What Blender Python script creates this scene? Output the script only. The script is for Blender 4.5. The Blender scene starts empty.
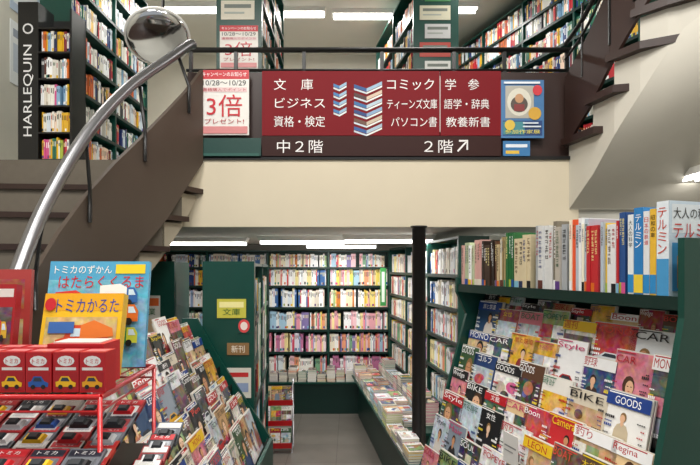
import bpy, math, random
from mathutils import Vector as V

sc = bpy.context.scene
try:
    sc.view_settings.view_transform = 'Standard'
except Exception:
    pass
Z = V((0, 0, 1))

def lin(c):
    if isinstance(c, str):
        c = c.lstrip('#'); c = [int(c[i:i+2], 16)/255 for i in (0, 2, 4)]
    return tuple(x/12.92 if x <= .04045 else ((x+.055)/1.055)**2.4 for x in c[:3]) + (1.0,)

# ---------------------------------------------------------------- materials
MATS = {}
def mat(name, col='#808080', rough=.5, metal=0, bump=0, scale=20, var=.0, emit=0, attr=False, coat=0, spec=.5):
    m = bpy.data.materials.new(name); m.use_nodes = True
    nt = m.node_tree; b = nt.nodes['Principled BSDF']
    b.inputs['Roughness'].default_value = rough
    b.inputs['Metallic'].default_value = metal
    b.inputs['Specular IOR Level'].default_value = spec
    b.inputs['Coat Weight'].default_value = coat
    b.inputs['Coat Roughness'].default_value = .15
    tc = nt.nodes.new('ShaderNodeTexCoord')
    nz = nt.nodes.new('ShaderNodeTexNoise'); nz.inputs['Scale'].default_value = scale
    nz.inputs['Detail'].default_value = 5
    nt.links.new(tc.outputs['Object'], nz.inputs['Vector'])
    mr = nt.nodes.new('ShaderNodeMapRange')
    mr.inputs['To Min'].default_value = 1-var; mr.inputs['To Max'].default_value = 1+var
    nt.links.new(nz.outputs['Fac'], mr.inputs['Value'])
    mx = nt.nodes.new('ShaderNodeMix'); mx.data_type = 'RGBA'; mx.blend_type = 'MULTIPLY'
    mx.inputs[0].default_value = 1
    if attr:
        at = nt.nodes.new('ShaderNodeAttribute'); at.attribute_name = 'Col'
        nt.links.new(at.outputs['Color'], mx.inputs[6])
    else:
        mx.inputs[6].default_value = lin(col)
    nt.links.new(mr.outputs['Result'], mx.inputs[7])
    nt.links.new(mx.outputs[2], b.inputs['Base Color'])
    if bump:
        bp = nt.nodes.new('ShaderNodeBump'); bp.inputs['Strength'].default_value = bump
        bp.inputs['Distance'].default_value = .01
        nt.links.new(nz.outputs['Fac'], bp.inputs['Height'])
        nt.links.new(bp.outputs['Normal'], b.inputs['Normal'])
    if emit:
        b.inputs['Emission Color'].default_value = (1, .99, .96, 1)
        b.inputs['Emission Strength'].default_value = emit
    MATS[name] = m
    return m
mat('print', rough=.42, var=.06, scale=40, attr=True, coat=.12)
# printed photograph: cover colour broken up by tonal and slight colour noise
m = mat('photo', rough=.35, var=.6, scale=38, attr=True, coat=.15)
nt = m.node_tree
mm = [n for n in nt.nodes if n.type == 'MIX'][0]; at = [n for n in nt.nodes if n.type == 'ATTRIBUTE'][0]
n2 = nt.nodes.new('ShaderNodeTexNoise'); n2.inputs['Scale'].default_value = 30; n2.inputs['Detail'].default_value = 3; n2.inputs['Distortion'].default_value = .6
nt.links.new([n for n in nt.nodes if n.type == 'TEX_COORD'][0].outputs['Object'], n2.inputs['Vector'])
cr = nt.nodes.new('ShaderNodeMapRange'); cr.data_type = 'FLOAT_VECTOR'
cr.inputs[7].default_value = (.36, .36, .36); cr.inputs[8].default_value = (.68, .68, .68)
nt.links.new(n2.outputs['Color'], cr.inputs['Vector'])
m3 = nt.nodes.new('ShaderNodeMix'); m3.data_type = 'RGBA'; m3.inputs[0].default_value = .14
nt.links.new(at.outputs['Color'], m3.inputs[6]); nt.links.new(cr.outputs['Vector'], m3.inputs[7])
nt.links.new(m3.outputs[2], mm.inputs[6])

mat('wall', '#cfcabd', .7, var=.04, bump=.05, scale=8)
mat('beam', '#d9cdb4', .5, var=.06, scale=3)
mat('ceil', '#cfccc2', .8, var=.03, scale=6)
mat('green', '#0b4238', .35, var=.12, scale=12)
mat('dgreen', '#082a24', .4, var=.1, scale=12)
mat('black', '#141414', .35, var=.1)
mat('brown', '#34211c', .42, var=.14, scale=5)
mat('taupe', '#4e4239', .38, var=.14, scale=4)
mat('tread', '#33201a', .4, var=.2, scale=14)
mat('riser', '#6f675b', .7, var=.1, scale=20)
mat('stepside', '#b0a591', .7, var=.06, scale=20)
mat('sign', '#7a0b17', .6, var=.05, scale=4, spec=.25)
mat('signdk', '#33140f', .55, var=.05, scale=4, spec=.3)
mat('white', '#f2f0ea', .4)
mat('steel', '#8a8a8d', .33, metal=.9, var=.1)
mat('mirror', '#d4d6d8', .1, metal=1)
mat('redwire', '#c8141c', .3, coat=.5)
mat('glow', '#ffffff', .4, emit=5)
mat('pole', '#23201f', .3, metal=.2)
m = mat('floor', '#8f8c86', .3, var=.3, scale=4)
nt = m.node_tree; br = nt.nodes.new('ShaderNodeTexBrick')
br.offset = 0; br.inputs['Scale'].default_value = 1
br.inputs['Brick Width'].default_value = .45; br.inputs['Row Height'].default_value = .45
br.inputs['Mortar Size'].default_value = .003
br.inputs['Color1'].default_value = lin('#6c6862'); br.inputs['Color2'].default_value = lin('#625e58')
br.inputs['Mortar'].default_value = lin('#45423e')
tcn = [n for n in nt.nodes if n.type == 'TEX_COORD'][0]
nt.links.new(tcn.outputs['Object'], br.inputs['Vector'])
mxn = [n for n in nt.nodes if n.type == 'MIX'][0]
nt.links.new(br.outputs['Color'], mxn.inputs[6])

# ---------------------------------------------------------------- mesh builder
TXT = {}
def text_geo(body):
    if body in TXT: return TXT[body]
    cu = bpy.data.curves.new('t', 'FONT'); cu.body = body; cu.size = 1; cu.resolution_u = 3
    ob = bpy.data.objects.new('t', cu); sc.collection.objects.link(ob)
    bpy.context.view_layer.update()
    dg = bpy.context.evaluated_depsgraph_get()
    me = bpy.data.meshes.new_from_object(ob.evaluated_get(dg))
    vs = [v.co.copy() for v in me.vertices]; fs = [tuple(p.vertices) for p in me.polygons]
    bpy.data.objects.remove(ob); bpy.data.meshes.remove(me); bpy.data.curves.remove(cu)
    if not vs: vs = [V((0,0,0)), V((1,0,0)), V((1,1,0)), V((0,1,0))]; fs = [(0,1,2,3)]
    x0 = min(v.x for v in vs); x1 = max(v.x for v in vs); y0 = min(v.y for v in vs); y1 = max(v.y for v in vs)
    vs = [((v.x-x0)/(x1-x0+1e-9), (v.y-y0)/(y1-y0+1e-9)) for v in vs]
    TXT[body] = (vs, fs); return TXT[body]

class MB:
    def __init__(s, m='print'):
        s.v = []; s.f = []; s.c = []; s.mi = []; s.sm = []; s.mats = []; s.m = m
    def use(s, m): s.m = m; return s
    def add(s, vs, fs, col='#808080', smooth=False):
        i = len(s.v); c = lin(col) if not (isinstance(col, tuple) and len(col) == 4) else col
        if s.m not in s.mats: s.mats.append(s.m)
        k = s.mats.index(s.m)
        s.v += [tuple(p) for p in vs]; s.c += [c]*len(vs)
        for f in fs:
            s.f.append(tuple(i+j for j in f)); s.mi.append(k); s.sm.append(smooth)
    def quad(s, a, b, c, d, col='#808080'): s.add([a, b, c, d], [(0, 1, 2, 3)], col)
    def hexa(s, p, col='#808080'):
        s.add(p, [(3, 2, 1, 0), (4, 5, 6, 7), (0, 1, 5, 4), (1, 2, 6, 5), (2, 3, 7, 6), (3, 0, 4, 7)], col)
    def box(s, o, x, y, z, col='#808080'):
        s.hexa([o, o+x, o+x+y, o+y, o+z, o+x+z, o+x+y+z, o+y+z], col)
    def abox(s, x0, x1, y0, y1, z0, z1, col='#808080'):
        s.box(V((x0, y0, z0)), V((x1-x0, 0, 0)), V((0, y1-y0, 0)), V((0, 0, z1-z0)), col)
    def fbox(s, F, a0, a1, b0, b1, c0, c1, col='#808080'):
        s.box(F.p(a0, b1, c0), F.u*(a1-a0), F.n*(b0-b1), Z*(c1-c0), col)
    def ell(s, c, u, v, rx, ry, col, n=12):
        s.add([c+u*(rx*math.cos(t*2*math.pi/n))+v*(ry*math.sin(t*2*math.pi/n)) for t in range(n)], [tuple(range(n))], col)
    def text(s, body, o, u, v, n, w, h, col, eps=.0012):
        vs, fs = text_geo(body)
        s.add([o+u*(x*w)+v*(y*h)+n*eps for x, y in vs], fs, col)
    def sweep(s, pts, r, col='#808080', seg=10, cap=True):
        pts = [V(p) for p in pts]; vs = []; fs = []
        for i, p in enumerate(pts):
            t = (pts[min(i+1, len(pts)-1)]-pts[max(i-1, 0)]).normalized()
            a = t.cross(Z) if abs(t.z) < .95 else t.cross(V((1, 0, 0)))
            a.normalize(); b = t.cross(a).normalized()
            for k in range(seg):
                an = k*2*math.pi/seg; vs.append(p+a*(r*math.cos(an))+b*(r*math.sin(an)))
        for i in range(len(pts)-1):
            for k in range(seg):
                fs.append((i*seg+k, i*seg+(k+1) % seg, (i+1)*seg+(k+1) % seg, (i+1)*seg+k))
        if cap:
            fs.append(tuple(range(seg))); fs.append(tuple((len(pts)-1)*seg+k for k in range(seg)))
        s.add(vs, fs, col, True)
    def revolve(s, c, ax, prof, col='#808080', seg=32):
        ax = ax.normalized(); a = ax.cross(Z) if abs(ax.z) < .9 else ax.cross(V((1, 0, 0))); a.normalize(); b = ax.cross(a)
        vs = []; fs = []
        for r, h in prof:
            for k in range(seg):
                t = k*2*math.pi/seg; vs.append(c+ax*h+a*(r*math.cos(t))+b*(r*math.sin(t)))
        for i in range(len(prof)-1):
            for k in range(seg):
                fs.append((i*seg+k, i*seg+(k+1) % seg, (i+1)*seg+(k+1) % seg, (i+1)*seg+k))
        s.add(vs, fs, col, True)
    def obj(s, name, parent=None):
        me = bpy.data.meshes.new(name)
        cen = V((sum(p[0] for p in s.v)/len(s.v), sum(p[1] for p in s.v)/len(s.v), min(p[2] for p in s.v)))
        me.from_pydata([tuple(V(p)-cen) for p in s.v], [], s.f)
        for k in s.mats: me.materials.append(MATS[k])
        me.polygons.foreach_set('material_index', s.mi)
        me.polygons.foreach_set('use_smooth', s.sm)
        at = me.color_attributes.new('Col', 'FLOAT_COLOR', 'POINT')
        at.data.foreach_set('color', [x for c in s.c for x in c])
        me.update()
        ob = bpy.data.objects.new(name, me); ob.location = cen
        sc.collection.objects.link(ob)
        return ob

class Fr:
    def __init__(s, o, n):
        s.o = V(o); s.n = V(n).normalized(); s.u = (-s.n).cross(Z).normalized()
    def p(s, a, b, c): return s.o+s.u*a+s.n*b+Z*c

# ---------------------------------------------------------------- books / magazines
PASTEL = ['#f6efd8', '#f3e7b0', '#fdfaf4', '#f7c9cf', '#f09fb0', '#ffffff', '#f7e26b', '#f4eee4', '#e0cdb0', '#e9f1f4', '#a8cbe0', '#f2a27a', '#fbf6ec', '#d64a5a', '#f6f2ea', '#7fb08a', '#8878b0']
PINK = ['#f595a8', '#fbd3da', '#ffffff', '#f9e5e8', '#d8506a', '#fce9a8', '#fff6f0', '#c97aa4', '#f4b0bc', '#99aed6', '#ffffff', '#e8e4f0']
YEL = ['#f8e38a', '#f3cf4a', '#fff8dc', '#fffdf6', '#f3e9c8', '#e08a3a', '#ffffff', '#d7c29a', '#a7c88b', '#ffffff', '#f0b8b8']
MIX = ['#ffffff', '#f4f1e6', '#c8303a', '#24407c', '#e7b52c', '#2b6d58', '#e8e4da', '#7d2030', '#dce6ee', '#f5d9c2', '#3b3b40', '#d9703a', '#8fb9d8', '#fbf7ee', '#f0eee6']
WHT = ['#ffffff', '#f4f2ec', '#eceff2', '#f8f1df', '#dfe7ee', '#ffffff', '#e9dfcf', '#d8433f', '#3a6aa8', '#f0e3a0']
VIV = ['#c21f2b', '#1d4fa0', '#e8b818', '#f4f4f4', '#111318', '#d8558f', '#1f7f6a', '#e07022', '#5a3a80', '#e4dccc', '#7eb8d0', '#a9b941', '#f4f4f4', '#1b2a50', '#c6bba8', '#5c2a20']
BGS = ['#e8e4dc', '#f4f2ee', '#8a96a4', '#1a2028', '#b8c4cc', '#5a3a28', '#2a4a70', '#c8a070', '#d8cdb8', '#3a5a3a', '#a01c28', '#e8c898', '#101418', '#c8d8e4', '#e8b020', '#d87888', '#1c3c70', '#f4f4f4', '#604838', '#88a060', '#f4f4f4', '#0e1016', '#c82830', '#e4e8ec']
CLO = ['#1c1c22', '#f0f0f0', '#28406c', '#8a2a30', '#c8b89c', '#4a5a4a', '#7a8a9a', '#d8d0c8', '#b06a40', '#3a2a28', '#c85070']
INK = ['#1a1a1e', '#b0202a', '#1c3a80', '#2a5a40', '#5a3a20', '#1a1a1e']
WORDS = ['GOLF', 'Regina', 'SOUL', 'Boon', 'MONO', 'CAR', 'Style', 'BOAT', 'Camera', 'Number', 'Wedge', 'POPEYE', 'Pen', 'mini', 'LEON', 'サッカー', '大谷翔平', '週刊', '野球', '特集', '旅と鉄道', 'ゴルフ', '時計', '釣り', '散歩', '女性', '文藝', 'GOODS', 'BIKE', 'Hair', 'LIFE']

def lum(c): l = lin(c); return .3*l[0]+.6*l[1]+.1*l[2]

def glyph(mb, o, u, v, n, s, col, rng, eps=.0008):
    o = o+n*eps; t = s*.13
    def bar(x0, x1, y0, y1): mb.quad(o+u*x0+v*y0, o+u*x1+v*y0, o+u*x1+v*y1, o+u*x0+v*y1, col)
    ys = rng.sample([.08, .36, .62, .84], rng.choice([2, 2, 3]))
    for y in ys: bar(s*rng.uniform(0, .15), s*rng.uniform(.8, .98), s*y, s*y+t)
    for x in rng.sample([.1, .42, .75], rng.choice([1, 2])): bar(s*x, s*x+t, s*rng.uniform(0, .2), s*rng.uniform(.75, 1))

def spines(mb, F, a0, a1, b, c, hr, depth, rng, pal, wr=(.012, .026), detail=1, gaps=.03):
    a = a0+rng.uniform(0, .01); prev = None
    while True:
        if rng.random() < gaps: a += rng.uniform(.01, .05)
        w = rng.uniform(*wr)
        if prev and rng.random() < .45: w, h, col = prev
        else:
            h = rng.uniform(*hr); col = rng.choice(pal)
        prev = (w, h, col)
        if a+w > a1: break
        bb = b-rng.uniform(0, .012)
        mb.fbox(F, a+.0004, a+w-.0004, bb-depth, bb, c, c+h, col)
        ink = rng.choice(INK) if lum(col) > .3 else rng.choice(['#ffffff', '#f7e9a0'])
        o = F.p(a, bb, c)
        if detail == 1:
            gw = w*.5; y = h*.9-gw; k = rng.randint(3, 6)
            mb.quad(o+F.u*(w*.28)+Z*(y-gw*1.1*k)+F.n*.0008, o+F.u*(w*.28+gw*.8)+Z*(y-gw*1.1*k)+F.n*.0008, o+F.u*(w*.28+gw*.8)+Z*y+F.n*.0008, o+F.u*(w*.28)+Z*y+F.n*.0008, ink)
            if rng.random() < .4:
                c2 = rng.choice(VIV)
                mb.quad(o+Z*(h*.06)+F.n*.0008, o+F.u*w+Z*(h*.06)+F.n*.0008, o+F.u*w+Z*(h*.2)+F.n*.0008, o+Z*(h*.2)+F.n*.0008, c2)
        else:
            gs = min(w*.62, .018); y = h*.93-gs; k = rng.randint(5, 9)
            c2 = rng.choice(VIV)
            if rng.random() < .6:
                mb.quad(o+F.n*.0005, o+F.u*w+F.n*.0005, o+F.u*w+Z*(h*.15)+F.n*.0005, o+Z*(h*.15)+F.n*.0005, c2)
            for i in range(k):
                if y < h*.2: break
                glyph(mb, o+F.u*(w*.5-gs*.5)+Z*y, F.u, Z, F.n, gs, ink, rng, .001)
                y -= gs*1.15
        a += w

def cover(mb, o, u, v, n, w, h, rng, person=.6):
    e = .0004; base = rng.choice(BGS)
    def P(x, y, k): return o+u*(w*min(max(x, .01), .99))+v*(h*min(max(y, .01), .99))+n*(e*k)
    def R(x0, x1, y0, y1, col, k=2, m='print'):
        mb.use(m); mb.quad(P(x0, y0, k), P(x1, y0, k), P(x1, y1, k), P(x0, y1, k), col); mb.use('print')
    def G(pts, col, k, m='print'): mb.use(m); mb.add([P(x, y, k) for x, y in pts], [tuple(range(len(pts)))], col); mb.use('print')
    def E(cx, cy, rx, ry, col, k=3, m='print'):
        G([(cx+rx*math.cos(t*math.pi/6), cy+ry*math.sin(t*math.pi/6)) for t in range(12)], col, k, m)
    R(0, 1, 0, 1, base, 1, 'photo' if rng.random() < .6 else 'print')
    def human(cx, cy, s, k):
        skin = rng.choice(['#d9a67e', '#e4b592', '#c99068', '#eac4a6']); hair = rng.choice(['#16100d', '#241710', '#4a3020', '#0e0e10', '#8a6a40']); cl = rng.choice(CLO)
        tl = rng.uniform(-.06, .06)
        G([(cx-.34*s, cy-.75*s), (cx+.34*s, cy-.75*s), (cx+.3*s, cy-.3*s), (cx+.2*s, cy-.17*s), (cx+.05*s, cy-.12*s), (cx-.05*s, cy-.12*s), (cx-.2*s, cy-.17*s), (cx-.3*s, cy-.3*s)], cl, k, 'photo' if rng.random() < .4 else 'print')
        G([(cx-.06*s, cy-.06*s), (cx-.07*s, cy-.14*s), (cx, cy-.22*s), (cx+.07*s, cy-.14*s), (cx+.06*s, cy-.06*s)], skin, k+1)
        hs = rng.choice([0, 1, 2])
        if hs: E(cx+tl*s, cy+.02*s-(.04*s if hs == 2 else 0), .16*s, .13*s+(.05*s if hs == 2 else 0), hair, k+.5)
        E(cx+tl*s*.6, cy+.03*s, .135*s, .12*s, hair, k+1.5)
        E(cx, cy-.005*s, .108*s, .098*s, skin, k+2)
        if s > .7:
            for sx in (-1, 1): R(cx+sx*.045*s-.02*s, cx+sx*.045*s+.02*s, cy+.008*s, cy+.02*s, '#2a1c16', k+3)
            R(cx-.025*s, cx+.025*s, cy-.052*s, cy-.042*s, '#a8443c', k+3)
    def car(cx, cy, s, k):
        c = rng.choice(['#b01c24', '#d8dce0', '#1d3f80', '#e0a818', '#2a2c30'])
        G([(cx-.4*s, cy-.06*s), (cx+.4*s, cy-.06*s), (cx+.42*s, cy+.02*s), (cx+.25*s, cy+.05*s), (cx+.12*s, cy+.13*s), (cx-.16*s, cy+.13*s), (cx-.3*s, cy+.05*s), (cx-.42*s, cy+.03*s)], c, k)
        G([(cx-.22*s, cy+.05*s), (cx+.18*s, cy+.05*s), (cx+.1*s, cy+.11*s), (cx-.14*s, cy+.11*s)], '#2a3440', k+1)
        for sx in (-.24, .24): E(cx+sx*s, cy-.06*s, .08*s, .055*s, '#121214', k+1); E(cx+sx*s, cy-.06*s, .04*s, .028*s, '#a8a8a8', k+2)
    t = rng.random()
    if t < person*.4: human(rng.uniform(.36, .64), rng.uniform(.5, .64), rng.uniform(.95, 1.5), 3)
    elif t < person*.75: human(rng.uniform(.35, .65), rng.uniform(.6, .7), rng.uniform(.5, .75), 3)
    elif t < person:
        human(rng.uniform(.2, .35), rng.uniform(.5, .62), rng.uniform(.55, .75), 3); human(rng.uniform(.65, .8), rng.uniform(.5, .65), rng.uniform(.55, .75), 8)
    elif t < person+.17: car(.5, rng.uniform(.35, .5), rng.uniform(.9, 1.1), 3)
    elif t < person+.34:
        nx, ny = rng.choice([(2, 3), (3, 3), (2, 2), (3, 4)])
        for i in range(nx):
            for j in range(ny): R(.05+.9*i/nx, .03+.9*(i+1)/nx, .05+.72*j/ny, .03+.72*(j+1)/ny, rng.choice(BGS+CLO), 3, 'photo')
    else:
        R(.08, .92, .12, .74, rng.choice(BGS), 3, 'photo')
        for i in range(rng.randint(1, 3)): E(rng.uniform(.25, .75), rng.uniform(.3, .6), rng.uniform(.08, .22), rng.uniform(.05, .14), rng.choice(VIV+CLO), 4+i, 'photo')
    dark = lum(base) < .25
    ttl = rng.choice(['#ffffff', '#ffffff', '#f0d020', '#e04a40'] if dark else ['#b81824', '#14141a', '#1c3f8a', '#1a1a1e', '#c83a70', '#1f6f50', '#b81824'])
    if rng.random() < .3:
        bc = rng.choice(['#b81824', '#14141a', '#1c3f8a', '#f4f4f4', '#e8c020']); R(0, 1, .81, 1, bc, 12); ttl = '#ffffff' if lum(bc) < .4 else '#b81824'
    wd = rng.choice(WORDS); tw = rng.uniform(.5, .9) if len(wd) > 2 else .4; x0 = rng.choice([.05, (1-tw)/2])
    mb.text(wd, P(x0, .84, 13), u, v, n, w*tw, h*rng.uniform(.09, .13), ttl, 0)
    R(.05, rng.uniform(.3, .9), .965, .98, ttl, 13)
    tcs = ['#ffffff', '#f0d838', '#f4f4f4'] if dark else ['#14141a', '#b81824', '#1c3f8a', '#2a2a30']
    for side in (0, 1):
        y = rng.uniform(.55, .76)
        while y > .12:
            big = rng.random() < .3; hh = .035 if big else .016; ln = rng.uniform(.1, .3 if big else .22)
            x = .04 if side == 0 else .96-ln
            c_ = rng.choice(tcs)
            for q in range(max(2, int(ln/ .045))):
                R(x+q*.045, x+q*.045+.034, y, y+hh, c_, 13)
            y -= hh+rng.uniform(.012, .07)
    if rng.random() < .6:
        x = rng.uniform(.05, .15); c_ = rng.choice(tcs)
        for q in range(rng.randint(3, 7)):
            glyph(mb, P(x+q*.11, .05, 13), u, v, n, w*.095, c_, rng, 0)

def magazine(mb, F, a, b, c, w, h, tilt, rng, th=.006, person=.6):
    v = Z*math.cos(tilt)-F.n*math.sin(tilt); n = F.n*math.cos(tilt)+Z*math.sin(tilt)
    o = F.p(a, b, c)
    mb.box(o-n*th, F.u*w, n*th, v*h, '#dcd8ce')
    cover(mb, o, F.u, v, n, w, h, rng, person)

def bookcase(F, L, H, depth, boards, divs, name='bookcase', m='green', base=0.0, t=.02, top=True):
    mb = MB(m)
    mb.fbox(F, 0, L, -depth, -depth+.015, base, H)
    for d in [0]+divs+[L-t]: mb.fbox(F, d, d+t, -depth+.015, .002, base, H)
    if top: mb.fbox(F, t, L-t, -depth+.015, 0, H-t, H-.0005)
    for z in boards:
        mb.fbox(F, t, L-t, -depth+.015, -.001, z-t, z)
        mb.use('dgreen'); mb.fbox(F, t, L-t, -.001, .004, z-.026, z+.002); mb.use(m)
    if boards and boards[0] > .08+base: mb.fbox(F, t, L-t, -.02, 0, base, boards[0]-t)
    return mb.obj(name)

# ================================================================= ROOM SHELL
def shell(name, x0, x1, y0, y1, z0, z1, m):
    mb = MB(m); mb.abox(x0, x1, y0, y1, z0, z1); return mb.obj(name)
XL, XR, YB, YF, ZC, ZM, ZB = -3.2, 2.95, 7.4, -2.0, 4.9, 2.53, 2.05
shell('floor', XL, XR, YF, YB, -.1, 0, 'floor')
shell('wall_left', XL-.1, XL, YF, YB, 0, ZC, 'wall')
shell('wall_right', XR, XR+.1, YF, YB, 0, ZC, 'wall')
shell('wall_back', XL, XR, YB, YB+.1, 0, ZC, 'wall')
shell('ceiling', XL, XR, YF, YB, ZC, ZC+.1, 'ceil')
shell('ceiling_mezzanine', XL, XR, 3.62, YB, ZB, ZM, 'ceil')
shell('wall_partition', XL, XR, 6.56, 6.62, 0, ZB, 'wall')
shell('trim_1', -1.28, 1.64, 3.585, 3.62, ZB-.005, ZM, 'beam')
shell('trim_2', XL, -1.28, 3.6, 3.62, ZB-.005, ZM, 'riser')
mb = MB('black'); mb.abox(-1.28, 1.64, 3.57, 3.62, ZM-.005, ZM+.02); mb.obj('trim_3')

# ================================================================= SIGN + RAILING
mb = MB('brown')
mb.abox(-1.18, 1.62, 3.63, 3.66, 2.56, 3.17)
mb.use('black')
for x in (-1.18, -.85, -.35, .22, .75, 1.12, 1.58): mb.abox(x, x+.025, 3.66, 3.685, ZM, 3.35)
mb.sweep([(-1.2, 3.67, 3.35), (1.62, 3.67, 3.35)], .02, seg=8)
mb.sweep([(-1.2, 3.67, 3.2), (1.62, 3.67, 3.2)], .012, seg=8)
mb.obj('balcony_railing')

YS = 3.57; K = YS/500
def SP(x, y): return V(((x-350)*K, YS, 1.75+(268-y)*K))
U = V((1, 0, 0)); N = V((0, -1, 0))
mb = MB('sign')
def srect(mb, x0, y0, x1, y1, col='#ffffff', d=0, th=.03):
    a = SP(x0, y1); mb.box(a+N*d, U*((x1-x0)*K), -N*th, Z*((y1-y0)*K), col)
srect(mb, 262, 71, 439.5, 135.5); srect(mb, 440.5, 71, 501, 135.5)
mb.use('signdk'); srect(mb, 262, 136, 501, 157)
mb.use('print')
mb.quad(SP(439.6, 132)+N*.002, SP(440.4, 132)+N*.002, SP(440.4, 76)+N*.002, SP(439.6, 76)+N*.002, '#d8c8c4')
def st(b, x0, y0, x1, y1): mb.text(b, SP(x0, y1), U, Z, N, (x1-x0)*K, (y1-y0)*K, '#f4f0ee', .0025)
st('文', 274, 79, 286, 90); st('庫', 301, 79, 313, 90)
st('ビジネス', 275, 98, 325, 108); st('資格・検定', 274, 116, 325, 127)
st('コミック', 387, 79, 434, 90); st('ティーンズ文庫', 387, 99, 437, 109); st('パソコン書', 391, 117, 437, 127)
st('学', 445, 79, 456, 90); st('参', 468, 79, 479, 90)
st('語学・辞典', 444, 99, 489, 109); st('教養新書', 446, 117, 490, 127)
st('中２階', 277, 140, 323, 153); st('２階', 424, 140, 453, 153); st('↗', 457, 140, 468, 152)
def chev(cx, y, hw, d, col, th=4, c2='#c8d4dc'):
    q = N*.0025
    mb.add([SP(cx-hw, y-d*.2)+q, SP(cx-hw*.1, y+d)+q, SP(cx-hw*.1, y+d+th)+q, SP(cx-hw, y-d*.2+th)+q], [(0, 1, 2, 3)], col)
    mb.add([SP(cx-hw*.1, y+d)+q, SP(cx+hw, y-d)+q, SP(cx+hw, y-d+th)+q, SP(cx-hw*.1, y+d+th)+q], [(0, 1, 2, 3)], c2)
for i in range(6):
    chev(368, 85+i*8.4, 14, 3.5, ['#1f4f8c', '#4a2a2a', '#2c6aa0', '#1c3f78', '#6a4a3a', '#2a5a98'][i], 3.4, ['#9ab8d0', '#d8c0a8', '#b8ccd8', '#88a8c8', '#c8b8a0', '#a8c0d0'][i])
    chev(368, 89+i*8.4, 14, 3.5, '#d0d8e0', 1.8, '#f0f0ec')
for i in range(4):
    chev(340, 84+i*8.4, 6.5, 2, '#3a78b0', 3, '#98b8d0'); chev(340, 87.6+i*8.4, 6.5, 2, '#d8d8d8', 1.8, '#e8e8e8')
mb.obj('directory_sign')

def poster(name, o, u, v, n, w, h, base, items, m='print', th=.004):
    mb = MB(m); mb.box(o-n*th, u*w, n*th, v*h, base)
    for k, it in enumerate(items):
        e = .0007*(k+1)
        if it[0] == 'r':
            _, x0, x1, y0, y1, c = it; q = n*e
            mb.quad(o+u*w*x0+v*h*y0+q, o+u*w*x1+v*h*y0+q, o+u*w*x1+v*h*y1+q, o+u*w*x0+v*h*y1+q, c)
        elif it[0] == 'e':
            _, cx, cy, rx, ry, c = it; mb.ell(o+u*w*cx+v*h*cy+n*e, u, v, w*rx, h*ry, c, 20)
        else:
            _, b, x0, x1, y0, y1, c = it; mb.text(b, o+u*w*x0+v*h*y0, u, v, n, w*(x1-x0), h*(y1-y0), c, e)
    return mb.obj(name)
POST3 = [('r', 0, 1, .86, 1, '#c8202c'), ('t', 'キャンペーンのお知らせ', .05, .95, .9, .97, '#ffffff'),
         ('t', '10/28～10/29', .06, .94, .76, .84, '#1a1a1a'), ('r', .04, .96, .66, .73, '#e8c8c8'), ('t', '書籍購入でポイント', .06, .94, .67, .72, '#b01824'),
         ('t', '3倍', .14, .86, .28, .62, '#c8182a'), ('t', 'プレゼント!', .1, .9, .17, .25, '#b01824'), ('r', .03, .97, .02, .13, '#d98a8a')]
poster('campaign_poster', SP(200, 135), U, Z, N, 49*K, 65*K, '#ece8e2', POST3)
poster('green_notice_poster', SP(193, 158), U, Z, N, 68*K, 20*K, '#15413a', [('r', .03, .97, .1, .25, '#285a50')])
poster('event_poster', SP(501, 138), U, Z, N, 43*K, 58*K, '#4a7cae', [('r', .04, .96, .04, .3, '#2a4a80'), ('r', .05, .55, .06, .28, '#4a9098'), ('r', .1, .76, .34, .9, '#b8b4a8'), ('e', .42, .62, .28, .24, '#e0dccc'), ('e', .42, .58, .2, .14, '#5a5048'), ('e', .42, .68, .1, .08, '#c89870'), ('r', .3, .54, .46, .58, '#8a3a3a'), ('e', .78, .42, .15, .11, '#d8a840'), ('e', .84, .82, .11, .09, '#d8404a'), ('e', .2, .22, .12, .09, '#e0c050'), ('t', '参加作家展', .08, .9, .07, .14, '#f0e060'), ('r', .06, .9, .93, .965, '#f0f4f8'), ('r', .5, .92, .18, .205, '#e0e8f0'), ('r', .5, .86, .24, .265, '#e0e8f0')])
poster('notice_poster', SP(503, 157), U, Z, N, 27*K, 16*K, '#3a7ab0', [('r', .1, .9, .6, .8, '#e8eef4'), ('r', .1, .6, .2, .4, '#e8c04a')])

# ================================================================= LEFT STAIRCASE
XO = XL+.04
inner = [(-1.10, 3.60), (-1.16, 3.45), (-1.24, 3.30), (-1.33, 3.12), (-1.43, 2.95), (-1.50, 2.76), (-1.54, 2.57), (-1.56, 2.38), (-1.57, 2.19), (-1.57, 2.0), (-1.57, 1.81), (-1.57, 1.62), (-1.57, 1.43)]
outer = [(XO, 3.59), (XO, 3.30), (XO, 2.98), (XO, 2.66), (XO, 2.36)]+[(XO, 2.1-.22*i) for i in range(8)]
rise = .2108
mb = MB('tread')
for i in range(1, 12):
    zt = ZM-.005-rise*i
    a0 = V((*inner[i-1], 0)); a1 = V((*inner[i], 0)); o0 = V((*outer[i-1], 0)); o1 = V((*outer[i], 0))
    du = (a0-o0).normalized()*.05; f1 = (a1-a0).normalized()*.03
    if i == 1: a0 = a0-V((0, .012, 0)); o0 = o0-V((0, .0, 0))
    def slab(pa, pb, pc, pd, z0, z1, mm):
        mb.use(mm); mb.hexa([pa+Z*z0, pb+Z*z0, pc+Z*z0, pd+Z*z0, pa+Z*z1, pb+Z*z1, pc+Z*z1, pd+Z*z1])
    slab(o1+f1, a1+f1+du, a0+du, o0, zt-.035, zt, 'tread')
    slab(o1+f1*.2, a1+f1*.2, a1-f1*.6, o1-f1*.6, zt-rise-.02, zt-.035, 'riser')
    b0 = zt-.035; d0 = zt-.07; d1 = zt-.07-rise
    mb.use('stepside')
    mb.hexa([o1+Z*(d1), a1+Z*(d1), a0+Z*(d0), o0+Z*(d0), o1+Z*(b0-.012), a1+Z*(b0-.012), a0+Z*(b0-.012), o0+Z*(b0-.012)])
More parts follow.
